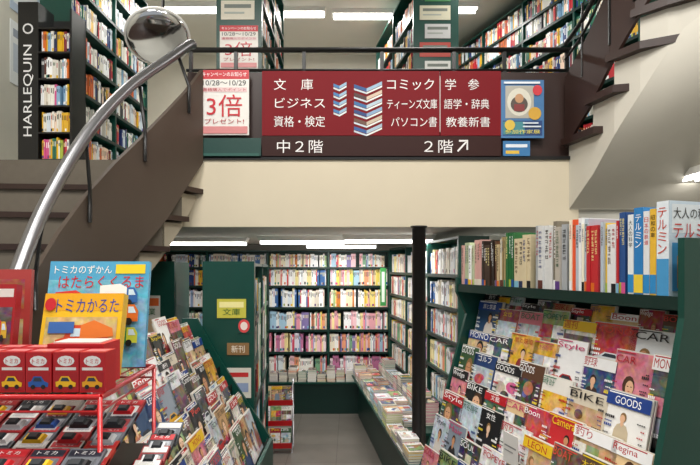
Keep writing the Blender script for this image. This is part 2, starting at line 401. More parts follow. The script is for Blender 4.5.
mb.use('taupe')
pl = [(-1.10, 3.56, 3.16, 2.5), (-1.17, 3.42, 2.96, 2.3), (-1.25, 3.27, 2.77, 2.07), (-1.34, 3.10, 2.56, 1.87), (-1.43, 2.93, 2.36, 1.66), (-1.50, 2.75, 2.15, 1.44), (-1.54, 2.56, 1.93, 1.22), (-1.56, 2.37, 1.7, 1.01), (-1.57, 2.18, 1.46, .8), (-1.57, 1.99, 1.25, .6), (-1.57, 1.8, 1.04, .38), (-1.57, 1.6, .84, .17)]
vs = []; fs = []
for i, p in enumerate(pl):
    for dx in (.03, .054):
        vs += [V((p[0]+dx, p[1], p[3])), V((p[0]+dx, p[1], p[2]))]
for i in range(len(pl)-1):
    a, b = 4*i, 4*(i+1)
    fs += [(a, b, b+1, a+1), (a+2, a+3, b+3, b+2)]
mb.add(vs, fs, smooth=True)
fs = []
for i in range(len(pl)-1):
    a, b = 4*i, 4*(i+1); fs += [(a+1, b+1, b+3, a+3), (a, a+2, b+2, b)]
fs += [(0, 1, 3, 2)]
mb.add(vs, fs)
mb.obj('staircase')

def smooth(pts, k=8):
    pts = [V(p) for p in pts]; P = [pts[0]]+pts+[pts[-1]]; out = []
    for i in range(1, len(P)-2):
        for j in range(k):
            t = j/k; a, b, c, d = P[i-1:i+3]
            out.append(.5*((2*b)+(c-a)*t+(2*a-5*b+4*c-d)*t*t+(3*b-a-3*c+d)*t**3))
    out.append(pts[-1]); return out
hr = smooth([(-1.33, 1.6, .95), (-1.33, 1.8, 1.25), (-1.365, 1.95, 1.49), (-1.386, 2.1, 1.76), (-1.41, 2.35, 2.09), (-1.38, 2.65, 2.48), (-1.32, 3.0, 2.84), (-1.2, 3.32, 3.14), (-1.13, 3.5, 3.31), (-1.12, 3.56, 3.34)])
mb = MB('steel'); mb.sweep(hr, .032, seg=14)
mb.use('black')
for (x, y, zt, zb), (hx, hy, hz) in zip([pl[1], pl[3], pl[5], pl[7]], [(-1.17, 3.4, 3.2), (-1.3, 3.08, 2.9), (-1.385, 2.62, 2.44), (-1.41, 2.3, 2.0)]):
    mb.sweep([(x+.07, y, zt-.15), (x+.07, y, zt+.03), (hx, hy, hz)], .011, seg=8)
mb.obj('stair_handrail')

# ================================================================= RIGHT STAIRCASE (up)
XQ = XR-.03
inr = [(1.57, 3.585), (1.62, 3.33), (1.66, 3.14), (1.735, 2.99), (1.83, 2.88), (1.95, 2.80), (2.08, 2.74), (2.22, 2.70), (2.36, 2.68)]
otr = [(XQ, 3.585), (XQ, 3.2), (XQ, 2.75), (XQ, 2.3), (XQ, 1.9), (2.85, 1.6), (2.75, 1.45), (2.6, 1.4), (2.5, 1.4)]
mb = MB('tread')
for i in range(8):
    zt = 2.67+.207*i
    a0 = V((*inr[i], 0)); a1 = V((*inr[i+1], 0)); o0 = V((*otr[i], 0)); o1 = V((*otr[i+1], 0))
    f = (a1-a0)*.35; e = V((-.06, 0, 0))
    mb.use('tread'); z0 = zt-.045; z1 = zt
    mb.hexa([a0+e+Z*z0, a1+f+e+Z*z0, o1+Z*z0, o0+Z*z0, a0+e+Z*z1, a1+f+e+Z*z1, o1+Z*z1, o0+Z*z1])
    mb.use('wall'); zb = zt-.25; zu = zt-.045; g = V((.012, 0, 0))
    mb.hexa([a0+g+Z*zb, a1+g+Z*zb, o1+Z*zb, o0+Z*zb, a0+g+Z*zu, a1+g+Z*zu, o1+Z*zu, o0+Z*zu])
    s0 = zt-.5; s1 = zt-.293
    mb.hexa([a0+Z*s0, a1+Z*s1, a1+g+Z*s1, a0+g+Z*s0, a0+Z*zu, a1+Z*zu, a1+g+Z*zu, a0+g+Z*zu])
# smooth curved soffit
ic = smooth([(x, y, 2.17+.207*i) for i, (x, y) in enumerate(inr)], 5); oc = smooth([(x, y, 2.17+.207*i) for i, (x, y) in enumerate(otr)], 5)
nn_ = 12; vs = []; fs = []
for a, b in zip(ic, oc):
    for j in range(nn_+1): vs.append(a.lerp(b, j/nn_))
for i in range(len(ic)-1):
    for j in range(nn_): q = i*(nn_+1)+j; fs.append((q, q+1, q+nn_+2, q+nn_+1))
mb.use('wall'); mb.add(vs, fs, smooth=True)
mb.quad(V((1.58, 3.58, 2.17)), V((XQ, 3.58, 2.17)), V((XQ, 3.58, 2.6)), V((1.58, 3.58, 2.6)))
mb.use('brown')
for i in range(8):
    zt = 2.67+.207*i
    a0 = V((*inr[i], 0))+V((-.03, 0, 0)); a1 = V((*inr[i+1], 0))+V((-.03, 0, 0)); w = V((.02, 0, 0))
    z0 = zt-.06; z1 = zt+.147; h = .5
    mb.hexa([a0+Z*z0, a1+Z*z1, a1+w+Z*z1, a0+w+Z*z0, a0+Z*(z0+h), a1+Z*(z1+h), a1+w+Z*(z1+h), a0+w+Z*(z0+h)])
mb.obj('upper_staircase')
mb = MB('black')
mb.sweep(smooth([(1.55, 3.6, 3.36), (1.58, 3.36, 3.45), (1.63, 3.14, 3.66), (1.7, 2.99, 3.86), (1.8, 2.88, 4.08), (1.92, 2.8, 4.28)]), .016, seg=8)
mb.sweep(smooth([(1.55, 3.6, 3.25), (1.58, 3.36, 3.35), (1.63, 3.14, 3.56), (1.7, 2.99, 3.76), (1.8, 2.88, 3.98), (1.92, 2.8, 4.18)]), .01, seg=8)
for p, z in [((1.58, 3.4), 3.2), ((1.63, 3.14), 3.3), ((1.7, 2.99), 3.5)]:
    mb.sweep([(*p, z-.15), (*p, z+.35)], .01, seg=8)
mb.obj('stair_railing')

# ================================================================= COLUMN
mb = MB('pole'); mb.revolve(V((.485, 3.52, 0)), Z, [(.0, .0), (.075, 0), (.075, .02), (.05, .03), (.048, 2.03), (.06, 2.035), (.06, 2.045), (0, 2.045)], seg=24)
mb.obj('support_column')

# ================================================================= LIGHT FIXTURES
def fixture(x, y, z, L, W, watts, along='x', name='fluorescent_ceiling_light', col=(1, .975, .93)):
    mb = MB('white')
    dx, dy = (L/2, W/2) if along == 'x' else (W/2, L/2)
    mb.hexa([V((x-dx*.96, y-dy*.8, z-.045)), V((x+dx*.96, y-dy*.8, z-.045)), V((x+dx*.96, y+dy*.8, z-.045)), V((x-dx*.96, y+dy*.8, z-.045)),
             V((x-dx, y-dy, z)), V((x+dx, y-dy, z)), V((x+dx, y+dy, z)), V((x-dx, y+dy, z))])
    mb.use('glow')
    for o in (-.28, .28):
        if along == 'x': mb.sweep([(x-dx*.93, y+W*o, z-.06), (x+dx*.93, y+W*o, z-.06)], .014, seg=10)
        else: mb.sweep([(x+W*o, y-dy*.93, z-.06), (x+W*o, y+dy*.93, z-.06)], .014, seg=10)
    ob = mb.obj(name)
    ld = bpy.data.lights.new('tube_light', 'AREA'); ld.shape = 'RECTANGLE'
    ld.size = L*.9 if along == 'x' else W*.8; ld.size_y = W*.8 if along == 'x' else L*.9
    ld.energy = watts; ld.color = col
    lo = bpy.data.objects.new('tube_light', ld); sc.collection.objects.link(lo)
    lo.parent = ob; lo.location = V((x, y, z-.08))-ob.location
    return ob
for x, y in [(-1.43, 4.95), (-.45, 4.75), (.35, 4.55), (-.1, 5.75), (1.6, 4.7)]: fixture(x, y, ZB, .85, .14, 10.5)
for x, y in [(-.68, 6.1), (.16, 6.15), (1.15, 6.0), (-1.85, 6.0), (-1.85, 4.5), (1.5, 4.5)]: fixture(x, y, ZC, .78, .16, 17)
fixture(-2.75, 3.9, ZC, .78, .16, 17)  # added out-of-view fixture, brightens the dim upper left wall
for x, y in [(-1.2, 1.4), (.9, 1.4), (-1.2, .0), (.9, .0)]: fixture(x, y, ZC, 1.2, .25, 60)  # invented fixtures above the camera, put in to light the foreground
fixture(2.27, 3.22, 2.40, .45, .14, 3, 'y')

# ================================================================= BACK LOWER BOOKCASES
rng = random.Random(3)
bz = [.42, .70, .98, 1.26, 1.53]
F = Fr((-2.56, 6.25, 0), (0, -1, 0)); L = 3.06
dv = [.76*i for i in range(1, 4)]
bookcase(F, L, 1.97, .27, bz+[1.76], dv)
mb = MB('print'); 
for i, z in enumerate(bz+[1.76]):
    for j in range(4):
        pal = [[PINK, YEL, PASTEL, PINK], [PINK, PASTEL, PINK, PASTEL], [PASTEL, PINK, PASTEL, PINK], [PINK, PINK, WHT, YEL], [MIX, PASTEL, WHT, PASTEL], [MIX, WHT, YEL, PASTEL]][i][j]
        spines(mb, F, .76*j+.025, min(.76*(j+1), L-.02)-.005, -.02, z+.0005, (.185, .235) if i < 5 else (.14, .17), .13, rng, pal, (.011, .02))
mb.obj('shelved_books')
mb = MB('dgreen'); mb.abox(-1.0, .42, 6.0, 6.235, 0, .36); mb.use('green'); mb.abox(-1.02, .42, 5.98, 6.235, .36, .38); mb.obj('display_ledge')
mb = MB('print')
def stack(mb, cx, cy, z, w, d, hmax, rng, ang=0):
    u = V((math.cos(ang), math.sin(ang), 0)); v = V((-math.sin(ang), math.cos(ang), 0))
    zz = z; col = rng.choice(VIV)
    while zz < z+hmax:
        t = rng.uniform(.008, .02); j = rng.uniform(-.004, .004)
        if rng.random() < .3: col = rng.choice(VIV)
        o = V((cx, cy, zz))-u*(w/2+j)-v*(d/2)
        mb.box(o+v*.001+Z*.0015, u*(w-.002), v*(d-.002), Z*(t-.003), '#e2dccd')
        mb.box(o, u*w, v*d, Z*.0016, col); mb.box(o+Z*(t-.0018), u*w, v*d, Z*.0016, col)
        zz += t
    cover(mb, V((cx, cy, zz))-u*(w/2)-v*(d/2), u, v, Z, w, d, rng, .3)
x = -.92
while x < .36: stack(mb, x, 6.1, .3805, .1, .15, rng.uniform(.08, .17), rng); x += .115
mb.obj('stacked_books')

# ================================================================= RIGHT TALL BOOKCASE (lower)
n7 = V((-2.5, -.32, 0)).normalized()
F = Fr((.49, 6.2, 0), n7); L = 2.5
bb = [.62, .9, 1.18, 1.44, 1.7]
bookcase(F, L, 1.99, .24, bb, [.83, 1.66])
mb = MB('print')
for i, z in enumerate(bb):
    for j in range(3):
        spines(mb, F, .83*j+.025, min(.83*(j+1), L-.02)-.005, -.015, z+.0005, (.17, .215), .14, rng, [MIX, PASTEL, WHT, WHT, WHT][i], (.012, .024))
mb.obj('shelved_books')
mb = MB('dgreen')
T = Fr((.0, 5.9, 0), n7)
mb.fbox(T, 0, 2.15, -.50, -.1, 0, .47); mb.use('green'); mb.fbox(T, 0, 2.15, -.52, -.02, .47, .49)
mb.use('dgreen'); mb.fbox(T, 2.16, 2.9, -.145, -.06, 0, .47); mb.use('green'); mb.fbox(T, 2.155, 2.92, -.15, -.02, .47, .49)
mb.obj('book_display_table')
mb = MB('print')
a = .1
while a < 2.08:
    for b in (-.1, -.24, -.4):
        p = T.p(a, b, 0); stack(mb, p.x, p.y, .4905, .12 if b < -.3 else .13, .17, rng.uniform(.04, .14)+(.08 if b < -.3 else 0), rng, math.radians(7))
    a += .2
while a < 2.85:
    p = T.p(a, -.085, 0); stack(mb, p.x, p.y, .4905, .12, .17, rng.uniform(.04, .1), rng, math.radians(7)); a += .19
mb.obj('stacked_books')

# ================================================================= RIGHT MAGAZINE RACK
A = V((.99, 1.5, 0)); B = V((.59, 2.71, 0)); d = (A-B); L = d.length
nr = Z.cross(d.normalized())
if nr.x > 0: nr = -nr
F = Fr(B, nr)
mb = MB('green')
mb.fbox(F, 0, L, -.34, -.32, 0, 1.72)
mb.fbox(F, 0, L, -.32, 0, 1.632, 1.658)
mb.use('dgreen'); mb.fbox(F, 0, L, 0, .006, 1.622, 1.664); mb.use('green')
TZ = [(1.43-.12*k, -.13+.055*k) for k in range(8)]
for k, (z, t) in enumerate(TZ):
    mb.use('dgreen'); mb.fbox(F, .0, L, t-.05, t+.012, z-.012, z)
    mb.use('black'); mb.fbox(F, .0, L, t+.012, t+.016, z-.012, z+.02)
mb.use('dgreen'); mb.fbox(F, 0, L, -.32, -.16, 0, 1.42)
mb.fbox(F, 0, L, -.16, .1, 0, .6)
mb.use('green')
for a0 in (-.022, L+.001):
    prof = [(-.34, 0), (.27, 0), (.27, .6), (.17, .9), (.01, 1.6), (.01, 1.84), (-.34, 1.84)]
    if a0 < 0: prof = [(-.34, 0), (.27, 0), (.27, .6), (.1, 1.0), (-.05, 1.5), (.01, 1.62), (.01, 1.7), (-.34, 1.7)]
    k = len(prof)
    mb.add([F.p(a0, b, c) for b, c in prof]+[F.p(a0+.021, b, c) for b, c in prof], [tuple(range(k)), tuple(range(2*k-1, k-1, -1))]+[(i, (i+1) % k, k+(i+1) % k, k+i) for i in range(k)])
mb.obj('magazine_rack')
rng = random.Random(23)
mb = MB('print')
for k, (z, t) in enumerate(TZ):
    a = .01
    while a < L-.13:
        w = rng.uniform(.15, .205) if k else rng.uniform(.1, .14); h = rng.uniform(.225, .285) if k else rng.uniform(.15, .185)
        w = min(w, L-.005-a)
        for q in range(rng.choice([1, 2])):
            magazine(mb, F, a+q*.004, t+.006-.007*q, z+.002, w, h, math.radians(13), rng, .006, .5)
        a += w*rng.uniform(.8, 1.0)
mb.obj('displayed_magazines')
mb = MB('print')
segs = [(.005, .2, WHT+['#b8c4a0', '#d8a8a0'], (.205, .245), (.014, .028)), (.2, .36, ['#2c1f18', '#3d2a1e', '#c9b48a', '#1f2a22', '#5a3a24'], (.2, .23), (.014, .022)),
        (.36, .46, ['#1f5a44', '#e8e2d0', '#a89468', '#2a6a3a'], (.22, .26), (.01, .018)), (.46, .60, ['#e6dcc4', '#d8c8a4', '#c8b080'], (.21, .24), (.02, .035)),
        (.60, .80, ['#a8acb0', '#d8d8d6', '#b8b0a4', '#e8e8e8', '#807868', '#28406c'], (.25, .285), (.014, .03)), (.80, 1.08, ['#f0f0f0', '#e85a30', '#e4e4e4', '#2f8a50', '#f8f0d8', '#b8c4d0', '#c02a30', '#28508c', '#1c1c20', '#e8c040'], (.24, .285), (.008, .024))]
for a0, a1, pal, hr_, wr in segs: spines(mb, F, a0, a1, -.006, 1.6585, hr_, .2, rng, pal, wr, 2, 0)
for a0, w, h, col, ink, body in [(1.085, .022, .27, '#e8ecee', '#1a1a20', '大人の科学'), (1.109, .034, .29, '#2a7fc0', '#ffffff', 'テルミン'), (1.145, .022, .275, '#e4e6e8', '#c8202c', '日本の鉄道'), (1.169, .022, .28, '#e8b83a', '#2a1a10', '昭和の車')]:
    mb.fbox(F, a0, a0+w, -.23, -.004, 1.6585, 1.6585+h, col)
    n_ = len(body); g = min(w*.8, h*.7/n_)
    for i, ch in enumerate(body):
        mb.text(ch, F.p(a0+w*.5-g*.42, -.004, 1.6585+h*.94-g*(i+1)*1.05), F.u, Z, F.n, g*.84, g*.84, ink)
    o = F.p(a0, -.004, 1.6585+.01)
    mb.quad(o+F.n*.001, o+F.u*w+F.n*.001, o+F.u*w+Z*.06+F.n*.001, o+Z*.06+F.n*.001, '#2c8ac8' if col != '#2a7fc0' else '#f0d040')
mb.fbox(F, 1.193, 1.235, -.235, -.004, 1.6585, 1.6585+.3, '#e4ecf2')
for i, ch in enumerate('テルミン'): mb.text(ch, F.p(1.198, -.004, 1.6585+.25-i*.038), F.u, Z, F.n, .03, .03, '#c83a20')
o = F.p(1.193, -.004, 1.6585); mb.quad(o+F.n*.001, o+F.u*.042+F.n*.001, o+F.u*.042+Z*.12+F.n*.001, o+Z*.12+F.n*.001, '#4898cc')
o = F.p(1.2355, -.004, 1.6585); uu = -F.n; nn = F.u
def RR(x0, x1, y0, y1, c, k=1): 
    q = nn*(.0007*k); mb.quad(o+uu*x0+Z*y0+q, o+uu*x1+Z*y0+q, o+uu*x1+Z*y1+q, o+uu*x0+Z*y1+q, c)
RR(0, .23, 0, .3, '#cfe0ec'); RR(.01, .22, .2, .29, '#e4ecf0', 2); mb.text('大人の科学', o+uu*.015+Z*.245, uu, Z, nn, .17, .035, '#1a1a1a', .003)
mb.text('テルミン', o+uu*.015+Z*.185, uu, Z, nn, .18, .045, '#c8302a', .003); RR(.01, .21, .02, .17, '#4898cc', 3); RR(.03, .1, .03, .13, '#c88a40', 4); mb.ell(o+uu*.15+Z*.08+nn*.004, uu, Z, .03, .03, '#e8e8e8')
mb.obj('shelved_books')
poster('price_card', F.p(.68, .2, .98), F.u, Z, F.n, .09, .12, '#e4e2de', [('r', .1, .9, .55, .6, '#888888'), ('r', .1, .7, .4, .44, '#999999')])

# ================================================================= LEFT MAGAZINE RACK
F = Fr((-.86, 1.64, 0), (1, .0, 0)); L = 1.33
mb = MB('green')
TZ = [(1.24-.105*k, 0+.072*k) for k in range(6)]
mb.fbox(F, 0, L, -.14, -.12, 0, 1.36)
for a0 in (-.02, L):
    prof = [(-.14, 0), (.40, 0), (.40, .72), (.06, 1.25), (-.05, 1.45), (-.14, 1.45)]; k = len(prof)
    mb.add([F.p(a0, b, c) for b, c in prof]+[F.p(a0+.02, b, c) for b, c in prof], [tuple(range(k)), tuple(range(2*k-1, k-1, -1))]+[(i, (i+1) % k, k+(i+1) % k, k+i) for i in range(k)])
mb.fbox(F, 0.02, L, -.12, .38, 0, .66)
mb.fbox(F, 0, L, .38, .4, 0, .74)
for z, t in TZ:
    mb.use('black'); mb.fbox(F, 0, L, t-.045, t+.012, z-.012, z); mb.fbox(F, 0, L, t+.012, t+.015, z-.012, z+.03)
mb.obj('magazine_rack')
mb = MB('print')
for k, (z, t) in enumerate(TZ):
    a = .01
    while a < L-.18:
        w = rng.uniform(.14, .185); h = rng.uniform(.2, .28); w = min(w, L-.03-a)
        for q in range(3):
            magazine(mb, F, a+q*.01, t+.006-.008*q, z+.002, w, h-rng.uniform(0, .03), math.radians(20), rng, .006, .6)
        a += w*rng.uniform(.75, .9)
mb.obj('displayed_magazines')

# ================================================================= LEFT GONDOLA with end panel
ng = V((.994, .109, 0)).normalized()
F = Fr((-.585, 3.06, 0), ng)
bookcase(F, 1.55, 1.78, .29, [.3, .6, .88, 1.16, 1.45], [.75])
mb = MB('print')
for z in [.3, .6, .88, 1.16, 1.45]:
    for j in range(2): spines(mb, F, .75*j+.03, .75*(j+1)-.01, -.012, z+.0005, (.18, .23), .14, rng, MIX, (.014, .024))
mb.obj('shelved_books')
mb = MB('green'); mb.abox(-.885, -.575, 3.0, 3.04, 0, 1.79); mb.obj('shelf_end_panel')
def PP(x, y, Y): return V(((x-350)*Y/500, Y, 1.75+(268-y)*Y/500))
s = 2.995/500
poster('shelf_label', PP(217, 318, 2.995), U, Z, N, 29*s, 19*s, '#c8c24a', [('r', .08, .92, .55, .85, '#f0e8a0'), ('t', '文庫', .2, .8, .15, .5, '#3a6a30')])
poster('shelf_label', PP(238, 333, 2.995), U, Z, N, 12*s, 14*s, '#15463e', [('e', .5, .5, .48, .48, '#d8484a'), ('e', .5, .5, .3, .3, '#f0e0d8')])
poster('shelf_label', PP(227, 355, 2.995), U, Z, N, 22*s, 12*s, '#8a6a44', [('t', '新刊', .2, .8, .2, .8, '#f0e8d8')])
poster('shelf_label', PP(225, 398, 2.995), U, Z, N, 26*s, 30*s, '#d8d4c8', [('r', .1, .9, .7, .85, '#c03030'), ('r', .1, .9, .2, .5, '#90a0c0')])
poster('category_sign', F.p(.25, .012, .95), F.u, Z, F.n, .14, .7, '#e0e6dc', [('r', .1, .9, .6, .95, '#3a9a4a'), ('r', .3, .7, .1, .5, '#3a9a4a')])
poster('category_sign', F.p(.9, .012, .95), F.u, Z, F.n, .14, .7, '#e0e6dc', [('r', .1, .9, .6, .95, '#3a9a4a'), ('r', .3, .7, .1, .5, '#3a9a4a')])
poster('category_sign', V((.36, 5.95, 1.3)), U, Z, N, .07, .45, '#3a9a4a', [('r', .25, .75, .1, .9, '#eaf4ea')])

# small floor display of guidebooks
F = Fr((-.88, 4.72, 0), V((.05, -1, 0)))
mb = MB('steel')
for a_ in (0, .33):
    mb.sweep([F.p(a_, -.2, 0), F.p(a_, -.2, .66)], .008); mb.sweep([F.p(a_, 0, 0), F.p(a_, 0, .1), F.p(a_, -.18, .62)], .008); mb.sweep([F.p(a_, -.2, .02), F.p(a_, 0, .02)], .008)
mb.use('redwire')
for z, b in ((.05, .0), (.24, -.07), (.42, -.13)): mb.fbox(F, 0, .33, b-.07, b+.02, z, z+.01); mb.fbox(F, 0, .33, b+.02, b+.024, z, z+.05)
mb.use('print')
for z, b in ((.06, .0), (.25, -.07), (.43, -.13)):
    for a_ in (.01, .12, .22): magazine(mb, F, a_, b+.01, z+.002, .105, .17, .25, rng, .03, .2)
mb.obj('floor_book_stand')

mb = MB('green'); mb.abox(-1.50, -1.30, 3.7, 3.74, 0, 1.8); mb.abox(-1.5, -1.48, 3.74, 4.6, 0, 1.8); mb.obj('shelf_end_panel')
poster('wall_poster', PP(137, 347, 3.695), U, Z, N, .17, .38, '#e0dcd0', [('r', .05, .95, .8, .95, '#e06a30'), ('t', '営業', .2, .8, .62, .76, '#2a6a3a'), ('r', .1, .9, .3, .55, '#e8c8a0'), ('r', .1, .9, .08, .25, '#9ab8c8')])
mb = MB('black'); mb.revolve(PP(157, 244, 3.8)+Z*.11, V((0, -.2, -1)), [(0, -.02), (.06, -.01), (.06, .02), (.052, .05), (.03, .075), (0, .085)], seg=20); mb.obj('dome_security_camera')

# ================================================================= UPPER LEVEL
F = Fr((-2.22, 3.98, ZM), (1, 0, 0))
ub = [.12, .4, .68, .96, 1.24, 1.52, 1.8]
def ubook(F, L, H, boards, divs, pal, depth=.25):
    bookcase(F, L, H, depth, boards, divs)
    mb = MB('print'); ds = [0]+divs+[L]
    for z in boards:
        for j in range(len(ds)-1): spines(mb, F, ds[j]+.025, ds[j+1]-.005, -.015, z+.0005, (.17, .22), .14, rng, pal, (.012, .024))
    mb.obj('shelved_books')
ubook(F, 1.5, 2.12, ub, [.75], MIX)
F = Fr((-.75, 4.25, ZM), (1, 0, 0)); ubook(F, 1.4, 2.2, ub, [.7], MIX, .36)
mb = MB('green'); mb.abox(-1.12, -.74, 4.19, 4.245, ZM, 4.8); mb.obj('shelf_end_panel')
poster('campaign_poster', V((-1.09, 4.185, 3.42)), U, Z, N, .32, .36, '#ece6de', POST3)
for i in range(4): poster('notice_poster', V((-1.08, 4.185, 3.83+i*.19)), U, Z, N, .28, .16, ['#d8d2c0', '#a8c4b4', '#c8ccc8', '#ccc8b0'][i], [('r', .1, .9, .6, .8, '#707870'), ('r', .1, .7, .3, .4, '#a0a8a0')])
F = Fr((.35, 6.7, ZM), V((-1, -.18, 0))); ubook(F, 1.75, 2.2, ub, [.85], MIX)
mb = MB('green'); mb.abox(.62, 1.06, 4.88, 4.93, ZM, 4.75); mb.obj('shelf_end_panel')
for i in range(7): poster('notice_poster', V((.68+(i % 2)*.05, 4.875, 3.45+i*.18)), U, Z, N, .3-(i % 2)*.05, .14, ['#d8d2c0', '#dcdcd8', '#b9463c', '#c6c6c6', '#ccc8b0', '#3a7a4a', '#dcd8c8'][i], [('r', .1, .9, .6, .8, '#707870'), ('r', .1, .7, .3, .4, '#a0a8a0')])
F = Fr((1.42, 7.1, ZM), V((-2.6, -1.0, 0))); ubook(F, 3.0, 2.25, ub+[2.0], [.75, 1.5, 2.25], MIX)
F = Fr((-2.2, 7.35, ZM), (0, -1, 0)); ubook(F, 2.4, 1.6, ub[:5], [.8, 1.6], MIX)

# paperback stand
F = Fr((-2.47, 3.72, ZM), (0, -1, 0))
mb = MB('black'); mb.fbox(F, 0, .15, -.2, 0, 0, 1.2); mb.fbox(F, .15, .4, -.2, -.19, 0, 1.15); mb.fbox(F, .385, .4, -.2, 0, 0, 1.15)
for z in (.02, .22, .42, .62, .82, 1.0): mb.fbox(F, .15, .385, -.19, 0, z, z+.012)
mb.use('print'); mb.text('HARLEQUIN', F.p(.115, 0, .2), Z, -F.u, F.n, .68, .075, '#f0f0f0', .002)
mb.ell(F.p(.075, .002, 1.0), F.u, Z, .04, .04, '#e8e8e8'); mb.ell(F.p(.075, .003, 1.0), F.u, Z, .028, .028, '#1a1a1a')
for z in (.032, .232, .432, .632, .832): spines(mb, F, .16, .38, -.01, z, (.14, .165), .12, rng, MIX+VIV, (.01, .016))
mb.obj('paperback_stand')
poster('wall_poster', V((XL+.006, 4.7, 3.5)), V((0, 1, 0)), Z, V((1, 0, 0)), .4, .6, '#e4e6e6', [('r', .1, .9, .75, .88, '#9098a8'), ('r', .1, .9, .2, .65, '#c0c8d4')])
poster('wall_poster', V((XL+.006, 4.7, 4.2)), V((0, 1, 0)), Z, V((1, 0, 0)), .45, .4, '#a8b8cc', [('r', .1, .9, .2, .8, '#d8dce0')])

# convex mirror
mb = MB('mirror'); c = V((-1.45, 3.78, 3.49)); ax = V((.35, -.62, -1.0)).normalized(); R = .225
mb.revolve(c, ax, [(R*math.cos(t*math.pi/2/10), .06*math.sin(t*math.pi/2/10)) for t in range(11)], seg=40)
mb.use('white'); mb.revolve(c, ax, [(R-.005, .0), (R+.012, .004), (R+.012, -.012), (R-.02, -.02), (0, -.025)], seg=40)
mb.use('black'); mb.sweep([c-ax*.02, (-1.5, 4.0, 3.75), (-1.5, 4.1, 4.88)], .012)
mb.obj('convex_mirror')

# ================================================================= TOY STAND (near left)
mb = MB('redwire')
x0, x1, y0, y1 = -1.12, -.60, 1.2, 1.58
for z in (1.44, 1.405):
    for p, q in [((x0, y0), (x1, y0)), ((x1, y0), (x1-.02, y1)), ((x1-.02, y1), (x0, y1)), ((x0, y1), (x0, y0))]:
        mb.sweep([(*p, z), (*q, z)], .007 if z > 1.41 else .003, seg=8)
for x, y in [(x1, y0), (x0, y0), (x0, y1), (x1-.02, y1)]: mb.sweep([(x, y, 0), (x, y, 1.44)], .006, seg=8)
for i in range(1, 13): mb.sweep([(x0+i*.04, y0, 1.435), (x0+i*.04, y1, 1.435)], .002, seg=6)
mb.obj('wire_display_rack')
mb = MB('print')
X = V((1, 0, 0)); Y = V((0, 1, 0))
def toybox(x, y, z, w, h, dpt, b):
    o = V((x, y, z)); mb.box(o, X*w, Y*dpt, Z*h, '#b9161f'); n = N
    def r(a, b, c, d_, col, k=1): q = n*(.0006*k); mb.quad(o+X*w*a+Z*h*c+q, o+X*w*b+Z*h*c+q, o+X*w*b+Z*h*d_+q, o+X*w*a+Z*h*d_+q, col)
    r(.06, .94, .05, .5, '#a8101a'); r(.1, .9, .55, .62, '#e8e4e0', 1); mb.ell(o+X*w*.5+Z*h*.78+n*.0006, X, Z, w*.34, h*.13, '#f0f0ee'); mb.text('トミカ', o+X*w*.26+Z*h*.72, X, Z, n, w*.48, h*.12, '#c8141e', .0014)
    body = ['#f2c21a', '#e8a818', '#dcdcdc', '#f2c21a', '#1f5aa8'][b % 5]
    mb.add([o+X*w*q_[0]+Z*h*q_[1]+n*.0013 for q_ in [(.12, .14), (.88, .14), (.9, .24), (.74, .28), (.62, .4), (.32, .4), (.22, .28), (.1, .26)]], [tuple(range(8))], body)
    mb.add([o+X*w*q_[0]+Z*h*q_[1]+n*.0018 for q_ in [(.3, .28), (.66, .28), (.58, .37), (.36, .37)]], [(0, 1, 2, 3)], '#2a3848')
    for cx in (.3, .7): mb.ell(o+X*w*cx+Z*h*.14+n*.002, X, Z, w*.09, h*.055, '#141414')
    q = Z*.0006; mb.quad(o+X*w*.1+Y*dpt*.2+Z*h+q, o+X*w*.9+Y*dpt*.2+Z*h+q, o+X*w*.9+Y*dpt*.8+Z*h+q, o+X*w*.1+Y*dpt*.8+Z*h+q, '#c87070')
for i in range(7): toybox(-1.05+i*.0655, 1.215+.002*(i % 2), 1.4475, .062, .098, .055, i)
for i in range(4): toybox(-1.04+i*.066, 1.28, 1.4475, .062, .098, .055, i+2)
mb.box(V((-.775, 1.28, 1.4475)), X*.145, Y*.09, Z*.108, '#c01c26'); mb.box(V((-.765, 1.29, 1.5557)), X*.12, Y*.07, Z*.003, '#d8d0c8')
mb.obj('toy_car_boxes')
def tiltbook(name, cx, cy, z, w, h, th, tilt, yaw, paint):
    n = V((math.sin(yaw), -math.cos(yaw), 0)); Fm = Fr((cx, cy, z), n); v = Z*math.cos(tilt)-n*math.sin(tilt); nn = n*math.cos(tilt)+Z*math.sin(tilt)
    o = V((cx, cy, z)); mb = MB('print'); mb.box(o-nn*th, Fm.u*w, nn*th, v*h, paint[0])
    for k, it in enumerate(paint[1]):
        e = .0005*(k+1)
        if it[0] in 'rR':
            _, a, b, c, d_, col = it; q = nn*e; mb.use('photo' if it[0] == 'R' else 'print'); mb.quad(o+Fm.u*w*a+v*h*c+q, o+Fm.u*w*b+v*h*c+q, o+Fm.u*w*b+v*h*d_+q, o+Fm.u*w*a+v*h*d_+q, col); mb.use('print')
        elif it[0] == 'e': _, a, b, c, d_, col = it; mb.ell(o+Fm.u*w*a+v*h*b+nn*e, Fm.u, v, w*c, h*d_, col, 18)
        elif it[0] == 'p': mb.add([o+Fm.u*w*a+v*h*b+nn*e for a, b in it[1]], [tuple(range(len(it[1])))], it[2])
        else: _, b_, a, b, c, d_, col = it; mb.text(b_, o+Fm.u*w*a+v*h*c, Fm.u, v, nn, w*(b-a), h*(d_-c), col, e)
    return mb.obj(name)
